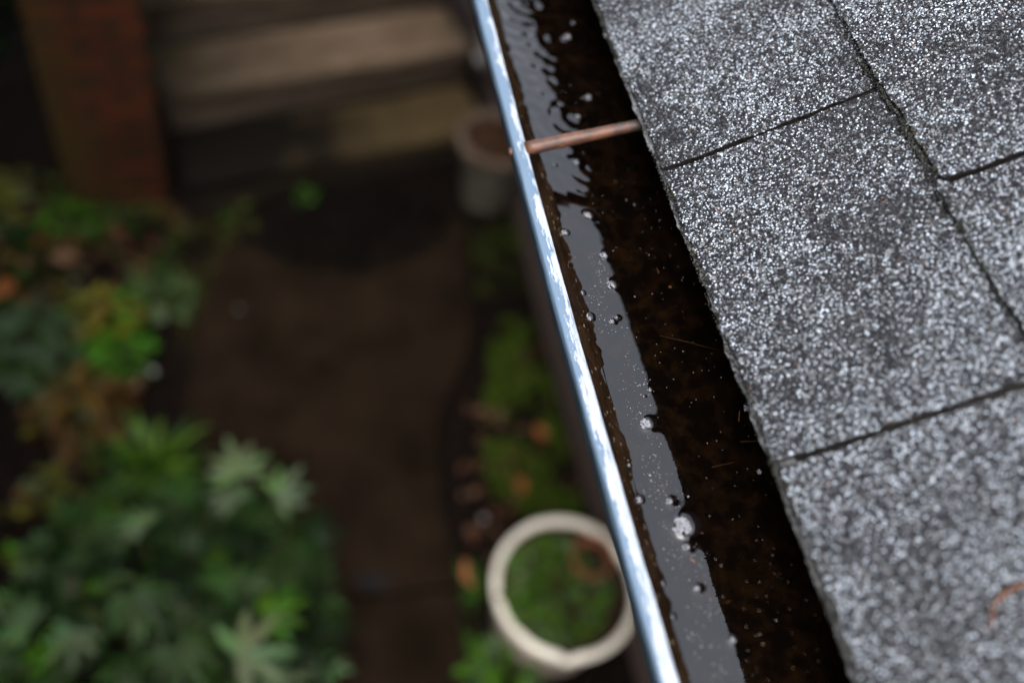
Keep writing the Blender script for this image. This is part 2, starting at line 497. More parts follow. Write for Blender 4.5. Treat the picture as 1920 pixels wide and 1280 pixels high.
# ------------------------------------------------------------------ gutter
gut = thing("gutter", "rain gutter full of dark water with a scuffed pale blue front rim", "gutter", (-.05, .3, 2.26))
GO = Vector((-.05, .3, 2.26))
rim_m = mat("scuffed_rim", (.1, .16, .22), .3)
def rim_nodes(m):
    b = m.node_tree.nodes["Principled BSDF"]
    ge = nd(m, "ShaderNodeNewGeometry")
    sx = nd(m, "ShaderNodeSeparateXYZ")
    lk(m, ge.outputs['Position'], sx.inputs[0])
    def math_(op, a, b_=None, clamp=False):
        n = nd(m, "ShaderNodeMath", operation=op)
        n.use_clamp = clamp
        for i, q in enumerate((a, b_)):
            if q is None: continue
            if isinstance(q, (int, float)): n.inputs[i].default_value = q
            else: lk(m, q, n.inputs[i])
        return n.outputs[0]
    v = math_('DIVIDE', math_('ADD', math_('SUBTRACT', sx.outputs['X'], math_('MULTIPLY', math_('MAXIMUM', math_('SUBTRACT', sx.outputs['Y'], .2), 0.), .0155)), .1220), .0138)       # 0 outer edge .. 1 inner edge
    yn = sx.outputs['Y']
    def noise(scale, stretch, detail=5., rough=.6):
        mp = nd(m, "ShaderNodeMapping", Scale=stretch)
        lk(m, ge.outputs['Position'], mp.inputs['Vector'])
        nz = nd(m, "ShaderNodeTexNoise", Scale=scale, Detail=detail, Roughness=rough)
        lk(m, mp.outputs[0], nz.inputs['Vector'])
        return nz.outputs['Fac']
    n1 = noise(14., (1, 1, 1), 3.)              # where the paint is left, patch by patch
    n2 = noise(150., (2.2, .5, 1), 6., .7)      # torn edges
    n3 = noise(420., (1.6, .16, 1), 4., .6)     # long scratches
    n4 = noise(700., (1, 1, 1), 3.)             # flecks
    # more white toward the near end
    near = math_('MULTIPLY', math_('SUBTRACT', .25, yn), .75)
    thr = math_('SUBTRACT', .42, near)
    s = math_('ADD', v, math_('MULTIPLY', math_('SUBTRACT', n1, .5), 2.0))
    s = math_('ADD', s, math_('MULTIPLY', math_('SUBTRACT', n2, .5), 1.7))
    s = math_('ADD', s, math_('MULTIPLY', math_('SUBTRACT', n3, .5), .9))
    s = math_('ADD', s, math_('MULTIPLY', math_('SUBTRACT', n4, .5), .7))
    mask = math_('MULTIPLY', math_('SUBTRACT', s, thr), 9., True)
    edge = math_('MULTIPLY', math_('SUBTRACT', v, .12), 14., True)
    mask = math_('MULTIPLY', mask, edge)
    mx = nd(m, "ShaderNodeMixRGB")
    lk(m, mask, mx.inputs['Fac'])
    blue = nd(m, "ShaderNodeMixRGB")
    lk(m, noise(60., (1, .3, 1), 5.), blue.inputs['Fac'])
    blue.inputs['Color1'].default_value = (.060, .094, .138, 1)
    blue.inputs['Color2'].default_value = (.080, .120, .168, 1)
    wht = nd(m, "ShaderNodeMixRGB")
    lk(m, math_('MULTIPLY', math_('SUBTRACT', math_('ADD', math_('MULTIPLY', n3, .7), math_('MULTIPLY', n2, .3)), .36), 4.5, True), wht.inputs['Fac'])
    wht.inputs['Color1'].default_value = (.13, .16, .20, 1)
    wht.inputs['Color2'].default_value = (.31, .33, .36, 1)
    lk(m, blue.outputs[0], mx.inputs['Color1'])
    lk(m, wht.outputs[0], mx.inputs['Color2'])
    lk(m, mx.outputs[0], b.inputs['Base Color'])
    ro = nd(m, "ShaderNodeMapRange")
    lk(m, mask, ro.inputs['Value'])
    ro.inputs['To Min'].default_value = .5
    ro.inputs['To Max'].default_value = .6
    lk(m, ro.outputs[0], b.inputs['Roughness'])
    bp = nd(m, "ShaderNodeBump", Strength=.5, Distance=.0004)
    lk(m, math_('ADD', mask, math_('MULTIPLY', n2, .6)), bp.inputs['Height'])
    lk(m, bp.outputs[0], b.inputs['Normal'])
rim_nodes(rim_m)

def sweep(profile, y0, y1, ny, wob=0., seed=0, amp_fn=None):
    """profile: list of (x,z); swept along y with wobble"""
    yy = np.linspace(y0, y1, ny)
    P = np.array(profile)
    k = len(P)
    X = np.repeat(P[None, :, 0], ny, 0); Z = np.repeat(P[None, :, 1], ny, 0)
    Yv = np.repeat(yy[:, None], k, 1)
    if wob:
        idx = np.arange(k)[None] * 1.7
        d = wob * ((vnoise(Yv * 28, Yv * 0 + idx * .3, seed) - .5) * 1.1 + (vnoise(Yv * 90, Yv * 0 + idx, seed + 1) - .5) * .8 + (vnoise(Yv * 300, Yv * 0 + idx * 2, seed + 2) - .5) * .4)
        if amp_fn is not None: d = d * amp_fn[None]
        X = X + d
    V = np.stack([X, Yv, Z], -1).reshape(-1, 3)
    i, j = np.meshgrid(np.arange(ny - 1), np.arange(k - 1), indexing='ij')
    q = (i * k + j).ravel()
    F = np.stack([q, q + 1, q + k + 1, q + k], -1)
    return V, F
# slow sag of the long rim, a millimetre or two over its length
rimp = [(-.1092, 2.3440), (-.1080, 2.3510), (-.1081, 2.3542), (-.1090, 2.3553), (-.1130, 2.3559), (-.1170, 2.3560), (-.1203, 2.3557), (-.1214, 2.3550), (-.1219, 2.3535), (-.1222, 2.3500), (-.1221, 2.3480), (-.1205, 2.3455), (-.117, 2.342)]
def bow(V):
    """the long front lip bows in a little toward its far end"""
    k = np.clip((V[:, 1] - .15) / .8, 0, 1.3) ** 1.3 * .0115
    V[:, 0] += k * np.clip((-V[:, 0] - .075) / .03, 0, 1)
    return V
V, F = sweep(rimp, -4, 5, 900, .0006, 51)
V = bow(V)
np_mesh("rim", V - np.array(GO), F[:, ::-1], rim_m, gut, smooth=True)
trough_in = noise_mat("stained_trough", (.005, .0025, .0011), (.014, .007, .003), 60, 7, .32, .8, 260, (1, .35, 1), bdist=.0015, c3=(.05, .035, .02), s3=180., lo3=.68, hi3=.74, spec=.22)
inner = [(-.1095, 2.3470), (-.1070, 2.3448), (-.1025, 2.3412), (-.0980, 2.3378), (-.0935, 2.3343), (-.0890, 2.3308), (-.0850, 2.3274), (-.0815, 2.3243), (-.0785, 2.3205), (-.0750, 2.3130), (-.070, 2.298), (-.06, 2.28), (-.045, 2.27), (.05, 2.27), (.064, 2.275), (.0645, 2.40)]
amp = np.array([0, .3, .7, 1, 1, 1, 1.1, 1.2, 1.2, 1, 1, 1, 1, 1, 0, 0])
V, F = sweep(inner, -4, 5, 3000, .0045, 61, amp)
V[:, 0] -= np.clip(.15 - V[:, 1], 0, .45) * .022 * np.clip((2.343 - V[:, 2]) / .014, 0, 1) * np.clip((-V[:, 0] - .03) / .03, 0, 1)
V = bow(V)
np_mesh("trough", V - np.array(GO), F, trough_in, gut, smooth=True)
# tiny beads along the waterline, wet glints put into their pale colour
gv, gf, gc = [], [], []
for i in range(150):
    yy = rng.uniform(-.25, .75)
    t = rng.beta(3, 1.6)
    x = -.107 + t * .0235 - max(0, .15 - yy) * .022 * t
    z = 2.3455 - t * .0195
    L, W = rng.uniform(.0006, .0028), rng.uniform(.0002, .0005)
    k = len(gv)
    gv += [(x - W, yy - L, z + .0022), (x + W, yy - L * .6, z + .0016), (x + W * .6, yy + L, z + .0016), (x - W, yy + L * .7, z + .0022), (x, yy, z + .0028)]
    gf += [(k, k + 1, k + 4), (k + 1, k + 2, k + 4), (k + 2, k + 3, k + 4), (k + 3, k, k + 4)]
    gc += [np.array([.13, .10, .065]) * rng.uniform(.3, 1.2)] * 5
tag(np_mesh("grit", bow(np.array(gv)) - np.array(GO), np.array(gf), attr_mat("bead_glints", .25), gut, np.array(gc), smooth=False), kind="stuff")
outer = [(-.117, 2.3422), (-.116, 2.335), (-.113, 2.315), (-.106, 2.298), (-.098, 2.282), (-.092, 2.268), (-.08, 2.262), (.06, 2.262), (.0652, 2.268), (.0652, 2.40)]
V, F = sweep(outer, -4, 5, 60)
V = bow(V)
out_m = noise_mat("blue_painted_front", (.03, .05, .075), (.05, .08, .11), 30, 5, .35, spec=.5)
np_mesh("outer_face", V - np.array(GO), F[:, ::-1], out_m, gut, smooth=True)
# the rusty spike that spans the gutter at y = 0.391
rust = noise_mat("rusty_rod", (.026, .009, .004), (.085, .030, .012), 90, 6, .5, .6, 300, c3=(.022, .014, .014), s3=28., bdist=.0008, spec=.5)
mb = MB()
p0, p1 = Vector((-.1075, .3905, 2.3540)), Vector((.034, .3905, 2.3925))
p1 = Vector((.063, .3925, 2.3985))
mb.tube([p0 + (p1 - p0) * t for t in np.linspace(0, 1, 24)], [.0068 - .0016 * t + .0002 * math.sin(9 * t) + .0001 * math.sin(31 * t) for t in np.linspace(0, 1, 24)], 20)
rel(mb, GO); mb.build("hanger_rod", rust, gut, smooth=True)
rp_, rr2, rc2 = [], [], []
for i in range(260):
    t = min(1, rng.beta(5, 2.2)); a = rng.uniform(-.6, 2.4)
    q = p0 + (p1 - p0) * (t * .72)
    r_ = .0066 - .0016 * t
    rp_.append((q.x - GO.x, q.y - GO.y + r_ * math.cos(a), q.z - GO.z + r_ * math.sin(a))); rr2.append(rng.uniform(.0003, .0009)); rc2.append(np.array([.016, .013, .005]) * rng.uniform(.4, 1.4))
tag(clumps("moss", rp_, rr2, rc2, moss_m, gut), kind="stuff")
mb = MB()
mb.lathe([(0, .0022), (.003, .0018), (.0046, .0006), (.005, -.001), (.004, -.002)], 16)
mb.v = [(-.1222 - z, .3915 + xx, 2.3492 + yy_ * .8) for xx, yy_, z in mb.v]
rel(mb, GO); mb.build("rod_head", rust, gut, smooth=True)

# ------------------------------------------------------------------ water
def water_h(X, Y):
    Z = np.zeros_like(X)
    rings = [(-.006, .595, .00050, .0175, .05), (-.0267, .468, .00042, .0160, .042), (-.028, .393, .00026, .0135, .034), (-.046, .655, .00060, .018, .05), (.012, .53, .00030, .015, .05), (.012, .43, .00024, .014, .045), (.005, .70, .0004, .017, .06), (-.03, .76, .0004, .016, .06), (.004, .345, .00014, .012, .035)]
    for cx, cy, A_, lam, fall in rings:
        d = np.hypot(X - cx, Y - cy)
        Z += A_ * np.sin(2 * math.pi * d / lam) * np.exp(-d / fall) * np.clip(d / .004, 0, 1)
    rough = np.clip((Y - .30) / .15, 0, 1)
    Z += rough * (.00045 * (vnoise(X * 55, Y * 55, 71) - .5) + .00006 * (vnoise(X * 120, Y * 120, 72) - .5) + .0005 * (vnoise(X * 30, Y * 22, 75) - .5))
    Z += .00016 * (vnoise(X * 22 + 40, Y * 14 + 40, 73) - .5) + .00004 * (vnoise(X * 80 + 40, Y * 80 + 40, 74) - .5)
    return Z
FOAM = [(-0.0581, 0.0897, 0.0069), (-0.0539, -0.006, 0.0115), (-0.0574, -0.0231, 0.0041), (-0.0596, 0.0174, 0.0041), (-0.0497, 0.2397, 0.0058), (-0.0485, 0.2746, 0.0054),
        (-0.051, 0.3265, 0.0051), (-0.0452, 0.3992, 0.0041), (-0.0593, -0.0571, 0.0037), (-0.0456, 0.1237, 0.0028), (-0.0529, 0.1178, 0.0014), (-0.0609, 0.1983, 0.0034),
        (-0.055, 0.2028, 0.002), (-0.0821, 0.2041, 0.0055), (-0.0817, 0.2323, 0.0037), (-0.0803, 0.3057, 0.0043), (-0.0856, 0.0213, 0.0045), (-0.0855, 0.0531, 0.0026),
        (-0.0871, -0.0762, 0.0037), (-0.0865, -0.0495, 0.0028), (-0.0444, -0.1001, 0.0041), (0.0283, 0.0346, 0.0032), (0.0382, 0.0966, 0.0041), (-0.0268, 0.4667, 0.0034),
        (-0.0047, 0.4357, 0.0026), (0.0058, 0.622, 0.0026), (-0.0069, 0.5961, 0.0052), (-0.0073, 0.4957, 0.0048), (-0.0697, 0.3953, 0.002)]
def water_mesh():
    xs = np.linspace(-.112, .0638, 160)
    ys = np.concatenate([np.linspace(-4, -.4, 40), np.linspace(-.39, .95, 1000), np.linspace(.96, 5, 40)])
    X, Y = np.meshgrid(xs, ys, indexing='ij')
    Z = water_h(X, Y)
    for fx, fy, fr in FOAM:                       # the surface climbs a little round each bubble
        d = np.hypot(X - fx, Y - fy)
        Z += .22 * fr * np.exp(-np.clip(d - fr * .8, 0, 1) / (.0016 + fr * .12))
    Z += .0007 * np.exp(-np.clip(X + .0835 + np.clip(.15 - Y, 0, .45) * .022, 0, 1) / .0016)
    Z += WATER_Z
    V = np.stack([X, Y, Z], -1).reshape(-1, 3)
    a, b = len(xs), len(ys)
    i, j = np.meshgrid(np.arange(a - 1), np.arange(b - 1), indexing='ij')
    q = (i * b + j).ravel()
    F = np.stack([q, q + b, q + b + 1, q + 1], -1)
    m = mat("murky_water", (.005, .003, .002), .01, 1.55)
    bsd = m.node_tree.nodes["Principled BSDF"]
    tc = nd(m, "ShaderNodeTexCoord")
    n1 = nd(m, "ShaderNodeTexNoise", Scale=55., Detail=8., Roughness=.65)
    lk(m, tc.outputs['Object'], n1.inputs['Vector'])
    cr = nd(m, "ShaderNodeValToRGB")
    e = cr.color_ramp.elements
    e[0].position = .45; e[0].color = (.0010, .0006, .0004, 1)
    e[1].position = .85; e[1].color = (.007, .0032, .0012, 1)
    lk(m, n1.outputs['Fac'], cr.inputs[0])
    lk(m, cr.outputs[0], bsd.inputs['Base Color'])
    o = np_mesh("water", V, F, m, smooth=True)
    tag(o, label="dark murky rain water standing in the gutter", kind="structure")
water_mesh()

# floating foam bubbles
froth_m = mat("froth", (.15, .15, .165), .12, 1.4)
film_m = mat("bubble_film", (.003, .002, .002), .04, 1.45)
def sphere(mb, c, r, nu=10, nv_=7, zs=1., zmin=-1.):
    v, f = [], []
    for i in range(nv_ + 1):
        ph = math.pi * i / nv_
        for k in range(nu):
            a = 2 * math.pi * k / nu
            v.append((c[0] + r * math.sin(ph) * math.cos(a), c[1] + r * math.sin(ph) * math.sin(a), c[2] + max(zmin, math.cos(ph)) * r * zs))
    for i in range(nv_):
        for k in range(nu):
            f.append((i * nu + k, (i + 1) * nu + k, (i + 1) * nu + (k + 1) % nu, i * nu + (k + 1) % nu))
    mb.add(v, f)
FL = ["round foam dome with dark side, second largest on the pale strip", "largest foam dome, packed with cells, at the reflected roof line", "small foam bubble just below the largest foam dome",
      "small foam bubble just above the largest foam dome", "white foam bubble with dark tail, second above the bent edge bubble", "foam bubble with dark tail just below the rod's dark reflection",
      "small foam bubble just above the rod's dark reflection", "small pale bubble right under the rusty rod", "lone small foam bubble near the lower end of the pale strip",
      "small clear dark bubble on the pale strip above the second largest foam dome", "tiny clear bubble beside the small dark bubble on the pale strip", "speckled small bubble with a tiny companion in mid strip",
      "tiny companion bubble touching the speckled small bubble", "biggest bubble bulging from the brown wall's waterline", "bubble at the brown wall just above the biggest waterline bubble",
      "bubble at the brown wall beside the rod's dark reflection", "elongated froth at the brown wall level with the largest foam dome's upper neighbour", "tiny bubble at the brown wall upstream of the elongated froth",
      "bubble at the brown wall, lowest one in view", "bubble at the brown wall, second lowest in view", "blurred foam bubble at the reflected roof line, lowest on the strip",
      "pinkish bubble in the dark water beside the shingle edge", "bright bubble touching the shingle edge", "pale bubble inside the ripple ring just above the rusty rod",
      "small bubble in the dark water just above the rusty rod's middle", "bubble near the gutter's far end above the ripple rings", "large pale bubble at the centre of the far ripple ring",
      "pale smear of foam in dark water between the ripple rings", "tiny bubble at the wall just below the rusty rod"]
for i, (fx, fy, fr) in enumerate(FOAM):
    z0 = WATER_Z + float(water_h(np.array([fx]), np.array([fy]))[0])
    b = thing("foam_bubble", FL[i], "bubble", (fx, fy, z0 + .1 * fr), rng.uniform(0, .4), "foam bubbles floating in the gutter")
    rr_ = random.Random(i)
    mb = MB(); sphere(mb, (fr * .42, fr * .10, 0), fr * .98, 24, 14, .62, -.25); mb.build("bubble_film", film_m, b, smooth=True)
    mb = MB()
    n = 110 if fr > .006 else 34 if fr > .003 else 10
    for k in range(n):
        a = rr_.uniform(0, 2 * math.pi); q = math.sqrt(rr_.random()) * .8
        px, py = -fr * .42 + fr * q * .70 * math.cos(a), -fr * .1 + fr * q * .80 * math.sin(a)
        zz = fr * .62 * math.sqrt(max(.0, 1 - ((px - .30 * fr) / (fr * 1.35)) ** 2 - (py / (1.1 * fr)) ** 2))
        sphere(mb, (px, py, zz), fr * rr_.uniform(.06, .13) * (1.7 if n < 20 else 1.15 if n < 60 else .85), 8, 6)
    mb.build("froth", froth_m, b, smooth=True)

# floating specks: pollen, grit, tiny flakes nobody could count
V, F, C = [], [], []
def fleck(x, y, r, c, z=WATER_Z + .00035):
    k = len(V)
    zz = z + float(water_h(np.array([x]), np.array([y]))[0])
    n = random.randint(4, 6)
    a0 = random.uniform(0, 6)
    pts = []
    for j in range(6):
        a = a0 + j * math.pi / 3
        q = r * random.uniform(.5, 1.15)
        pts.append((x + q * math.cos(a), y + q * math.sin(a), zz))
    V.extend(pts); V.append((x, y, zz + .35 * r))
    for j in range(6): F.append((k + j, k + (j + 1) % 6, k + 6))
    C.extend([c] * 7)
cent = [(rng.uniform(-.074, -.046), rng.uniform(-.14, .27)) for _ in range(60)]
for i in range(620):
    if rng.random() < .72:
        cx, cy = cent[rng.integers(len(cent))]
        x, yv = cx + rng.normal(0, .004), cy + rng.normal(0, .010)
    else:
        x, yv = rng.uniform(-.078, .045), rng.uniform(-.18, .52)
    if not -.080 < x < .05: continue
    g = rng.uniform(.04, .15)
    c = (g, g, g * .97) if rng.random() < .96 else (.12, .03, .022)
    fleck(x, yv, rng.uniform(.00025, .00075) * (1.5 if rng.random() < .1 else 1), c)
for i in range(90):
    x, yv = rng.uniform(-.03, .045), rng.uniform(-.17, .4)
    fleck(x, yv, rng.uniform(.0003, .0008), tuple(np.array([.07, .04, .018]) * rng.uniform(.3, 1.3)))
o = np_mesh("debris", np.array(V), np.array(F), attr_mat("flecks", .4), None, np.array(C), smooth=False)
tag(o, label="pale specks and flakes floating on the gutter water", kind="stuff")

# bits of leaf and needles on the water
leafbit_m = noise_mat("leaf_fragment", (.035, .013, .005), (.09, .032, .010), 200, 4, .4, spec=.5)
needle_m = noise_mat("brown_needle", (.010, .004, .0015), (.030, .011, .004), 200, 4, .5)
BITS = [(0.0012, 0.2547, .0035, 0, "tan leaf fragment with moss in the dark water level with the tailed foam bubbles"),
        (0.0079, 0.2347, .0022, 0, "olive crumb of leaf just below the tan leaf fragment"),
        (-0.0326, -0.1238, .0024, 0, "orange seed at the lower end of the dark water"),
        (-0.0597, -0.0083, .0030, 0, "small orange flake left of the largest foam dome on the pale strip"),
        (-0.0558, -0.0346, .0028, 0, "tan flake on the pale strip below the largest foam dome"),
        (-0.0378, -0.0707, .0032, 1, "short red needle at the reflected roof line"),
        (0.030, 0.0641, .009, 1, "orange needle sticking out from the shingle edge into the water"),
        (0.0290, 0.0900, .006, 0, "small orange leaf scrap caught beside the bright bubble at the shingle edge"),
        (0.0083, 0.1692, .030, 1, "long thin pine needle lying across the dark water"),
        (-0.001, 0.045, .012, 1, "fine brown needle in the dark water right of the second largest foam dome")]
for x, yv, L, kind, lab in BITS:
    mb = MB()
    a = random.uniform(0, 3.1) if kind == 0 else random.uniform(-.9, .5)
    z = WATER_Z + .0003
    if kind:
        dx_, dy_ = L * math.cos(a), L * math.sin(a)
        mb.tube([(-dx_, -dy_, 0), (-dx_ * .2, -dy_ * .2 + .02 * L, .0002), (dx_ * .4, dy_ * .4, .0002), (dx_, dy_, 0)], [.00025, .0003, .0003, .0001] if L > .01 else [.0005, .0006, .0006, .0002], 6)
        nm, cat, bm_ = "pine_needle", "needle", needle_m
    else:
        n = 10
        pv = [(L * random.uniform(.7, 1.1) * math.cos(a + 2 * math.pi * k / n), L * .55 * random.uniform(.7, 1.1) * math.sin(a * .2 + 2 * math.pi * k / n), random.uniform(0, .0004)) for k in range(n)]
        pl = [(p[0] * .95, p[1] * .95, p[2] - .0004) for p in pv]
        mb.add(pv + pl, [tuple(range(n)), tuple(range(2 * n - 1, n - 1, -1))] + [(k, k + n, (k + 1) % n + n, (k + 1) % n) for k in range(n)])
        nm, cat, bm_ = "leaf_fragment", "leaf", leafbit_m
    o = mb.build(nm, bm_, loc=(x, yv, z), smooth=bool(kind))
    if kind == 0: o.rotation_euler = (0, 0, a)
    tag(o, lab, cat)

# orange twig on the shingles, low on the right
mb = MB()
mb.tube([rp(.089, -.154, .0088), rp(.0985, -.1385, .0102), rp(.109, -.1345, .0102), rp(.124, -.132, .0088)], [.0006, .0011, .0015, .0010], 8)
tw = noise_mat("orange_twig", (.05, .020, .009), (.11, .045, .02), 150, 4, .5)
o = mb.build("twig", tw, smooth=True)
tag(o, "bent orange pine twig lying on the nearest shingle", "twig")
# ------------------------------------------------------------------ garden
exec_garden = True
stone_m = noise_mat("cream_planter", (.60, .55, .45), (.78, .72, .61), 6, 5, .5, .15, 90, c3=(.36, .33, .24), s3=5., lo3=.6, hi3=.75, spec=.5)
soil2 = noise_mat("potting_soil", (.008, .0055, .004), (.035, .02, .012), 45, 6, .8, .8, 80, bdist=.01)
pl = thing("planter", "big round cream planter with wide rim and a notch by the house wall", "planter", (.476, .672, 0))
mb = MB()
n = 72
prof = [(.165, .0), (.172, .02), (.202, .25), (.204, .268), (.210, .276), (.2185, .284), (.2215, .30), (.2185, .314), (.211, .320), (.205, .3215), (.200, .318), (.197, .310), (.196, .30), (.193, .25)]
v, f = [], []
keep = {}
for i, (r, z) in enumerate(prof):
    for k in range(n):
        a = 2 * math.pi * k / n
        zz = z
        if i >= 6: zz -= .045 * math.exp(-((a - R(259)) / .075) ** 2)
        v.append((r * math.cos(a), r * math.sin(a), zz))
for i in range(len(prof) - 1):
    for k in range(n): f.append((i * n + k, i * n + (k + 1) % n, (i + 1) * n + (k + 1) % n, (i + 1) * n + k))
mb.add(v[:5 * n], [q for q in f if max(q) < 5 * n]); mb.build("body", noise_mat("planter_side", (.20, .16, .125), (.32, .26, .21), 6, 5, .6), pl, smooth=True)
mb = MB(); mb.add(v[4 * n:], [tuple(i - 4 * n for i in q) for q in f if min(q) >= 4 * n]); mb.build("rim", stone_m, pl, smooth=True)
mb = MB(); mb.lathe([(.196, .296), (.12, .300), (.06, .302), (0.001, .303)], 40, jit=.004); mb.build("soil", soil2, pl, smooth=True)

terra = noise_mat("terracotta", (.10, .035, .018), (.20, .075, .04), 25, 5, .65)
tp = thing("flower_pot", "small terracotta pot sunk inside the cream planter", "pot", (.565, .735, .25))
mb = MB(); mb.lathe([(.045, 0), (.058, .075), (.064, .076), (.066, .1), (.058, .101), (.055, .085), (.05, .07)], 32); mb.build("body", terra, tp, smooth=True)
mb = MB(); mb.lathe([(.054, .072), (.02, .078), (.001, .08)], 20, jit=.003); mb.build("soil", soil2, tp, smooth=True)

fr = thing("pot_shard", "curved orange terracotta shard standing on the path edge beside the planter", "shard", (.258, .845, .0))
mb = MB()
vv, ff = [], []
for i in range(7):
    for j in range(7):
        a = R(150 + 70 * i / 6); r = .045 + .004 * j
        vv.append((r * math.cos(a) + .04, r * math.sin(a) * 1.1, .01 + .085 * j / 6 * (.7 + .3 * math.sin(i * 1.3))))
for i in range(6):
    for j in range(6): ff.append((i * 7 + j, (i + 1) * 7 + j, (i + 1) * 7 + j + 1, i * 7 + j + 1))
mb.add(vv, ff)
o = mb.build("shard", noise_mat("orange_clay", (.24, .075, .035), (.40, .14, .07), 30, 4, .5), fr, smooth=True)
sm = o.modifiers.new("thick", 'SOLIDIFY'); sm.thickness = .012

# grey tapered pot with soil, near the steps
gp = thing("flower_pot", "tapered grey concrete pot of brown soil standing by the wooden steps", "pot", (.62, 2.49, 0))
mb = MB(); mb.lathe([(.095, 0), (.098, .01), (.138, .30), (.142, .305)], 40); mb.build("body", noise_mat("grey_concrete", (.065, .058, .042), (.12, .105, .082), 10, 6, .7, .3, 60), gp, smooth=True)
mb = MB(); mb.lathe([(.140, .300), (.152, .304), (.157, .32), (.155, .345), (.150, .35), (.134, .35), (.129, .34), (.127, .31)], 40)
mb.build("rim", noise_mat("grey_concrete_rim", (.075, .050, .036), (.12, .088, .066), 10, 6, .7), gp, smooth=True)
mb = MB(); mb.lathe([(.128, .318), (.07, .326), (.001, .33)], 30, jit=.005); mb.build("soil", noise_mat("brown_soil", (.012, .007, .004), (.055, .026, .013), 35, 5, .8), gp, smooth=True)

# wooden steps, turned about 14 degrees
st = thing("wooden_steps", "weathered wooden steps with mossy boards behind the path", "steps", (-.02, 2.74, 0), R(14))
st.location.y += .11
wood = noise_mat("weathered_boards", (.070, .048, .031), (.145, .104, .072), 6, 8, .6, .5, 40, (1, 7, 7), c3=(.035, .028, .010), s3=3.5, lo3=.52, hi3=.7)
def darken_left(m):  # boards turn dark olive toward their left end
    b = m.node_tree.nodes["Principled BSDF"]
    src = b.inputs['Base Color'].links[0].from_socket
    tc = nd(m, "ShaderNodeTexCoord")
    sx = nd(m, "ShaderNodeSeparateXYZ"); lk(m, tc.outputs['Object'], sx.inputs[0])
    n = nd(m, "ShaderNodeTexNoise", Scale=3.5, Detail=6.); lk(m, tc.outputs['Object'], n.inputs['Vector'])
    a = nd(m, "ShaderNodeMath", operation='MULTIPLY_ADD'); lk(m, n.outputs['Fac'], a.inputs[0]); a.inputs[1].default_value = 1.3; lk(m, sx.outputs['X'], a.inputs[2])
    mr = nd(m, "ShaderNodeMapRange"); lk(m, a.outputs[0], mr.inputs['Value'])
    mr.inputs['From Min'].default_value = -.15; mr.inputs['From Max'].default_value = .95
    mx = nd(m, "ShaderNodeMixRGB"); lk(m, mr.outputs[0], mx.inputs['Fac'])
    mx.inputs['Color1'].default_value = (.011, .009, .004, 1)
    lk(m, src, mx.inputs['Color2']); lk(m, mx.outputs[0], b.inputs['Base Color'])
darken_left(wood)
wood2 = noise_mat("dark_boards", (.012, .009, .006), (.03, .022, .016), 6, 8, .6, .5, 40, (1, 7, 7))
wood4 = noise_mat("riser_boards", (.030, .022, .015), (.065, .048, .034), 6, 8, .6, .5, 40, (1, 7, 7))
wood3 = mat("mossy_board", (.03, .022, .01), .6, spec=.06)
def wood3_nodes(m):
    """ochre board, fading to near black toward its left end"""
    tc = nd(m, "ShaderNodeTexCoord")
    sx = nd(m, "ShaderNodeSeparateXYZ"); lk(m, tc.outputs['Object'], sx.inputs[0])
    n = nd(m, "ShaderNodeTexNoise", Scale=4., Detail=6.); lk(m, tc.outputs['Object'], n.inputs['Vector'])
    a = nd(m, "ShaderNodeMath", operation='MULTIPLY_ADD'); lk(m, n.outputs['Fac'], a.inputs[0]); a.inputs[1].default_value = 1.1; lk(m, sx.outputs['X'], a.inputs[2])
    mr = nd(m, "ShaderNodeMapRange"); lk(m, a.outputs[0], mr.inputs['Value'])
    mr.inputs['From Min'].default_value = .35; mr.inputs['From Max'].default_value = 1.5
    mx = nd(m, "ShaderNodeMixRGB"); lk(m, mr.outputs[0], mx.inputs['Fac'])
    mx.inputs['Color1'].default_value = (.004, .003, .002, 1); mx.inputs['Color2'].default_value = (.085, .060, .028, 1)
    lk(m, mx.outputs[0], m.node_tree.nodes["Principled BSDF"].inputs['Base Color'])
wood3_nodes(wood3)
def tread(x0, x1, y0, y1, z, m):
    w = (y1 - y0 - .008) / 2
    for i in range(2):
        mb = MB(); mb.box(x0, x1, y0 + i * (w + .008), y0 + i * (w + .008) + w, z - .045, z - (.003 if i else 0))
        mb.build("tread", m, st, bevel=.006)
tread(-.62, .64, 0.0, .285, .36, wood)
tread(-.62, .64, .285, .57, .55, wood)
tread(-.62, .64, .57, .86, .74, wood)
tread(-.62, .64, -.285, -.0, .17, wood3)
for y_, z_ in ((.03, .17), (.31, .36), (.60, .55), (-.25, .0)):
    mb = MB(); mb.box(-.6, .62, y_ - .012, y_ + .013, z_ + .002, z_ + .143); mb.build("riser", wood4 if z_ > .1 else wood2, st)  # lowest riser gets near-black boards, shade put into its colour
for x_ in (-.66, .645):
    mb = MB(); mb.add([(x_, 0.01, 0), (x_, .86, 0), (x_, .86, .69), (x_, .575, .69), (x_, .575, .5), (x_, .29, .5), (x_, .29, .31), (x_, .01, .31)] + [(x_ + .04, y, z) for y, z in ((.01, 0), (.86, 0), (.86, .69), (.575, .69), (.575, .5), (.29, .5), (.29, .31), (.01, .31))],
                      [tuple(range(7, -1, -1)), tuple(range(8, 16))] + [(k, (k + 1) % 8, 8 + (k + 1) % 8, 8 + k) for k in range(8)])
    mb.build("stringer", wood2, st)

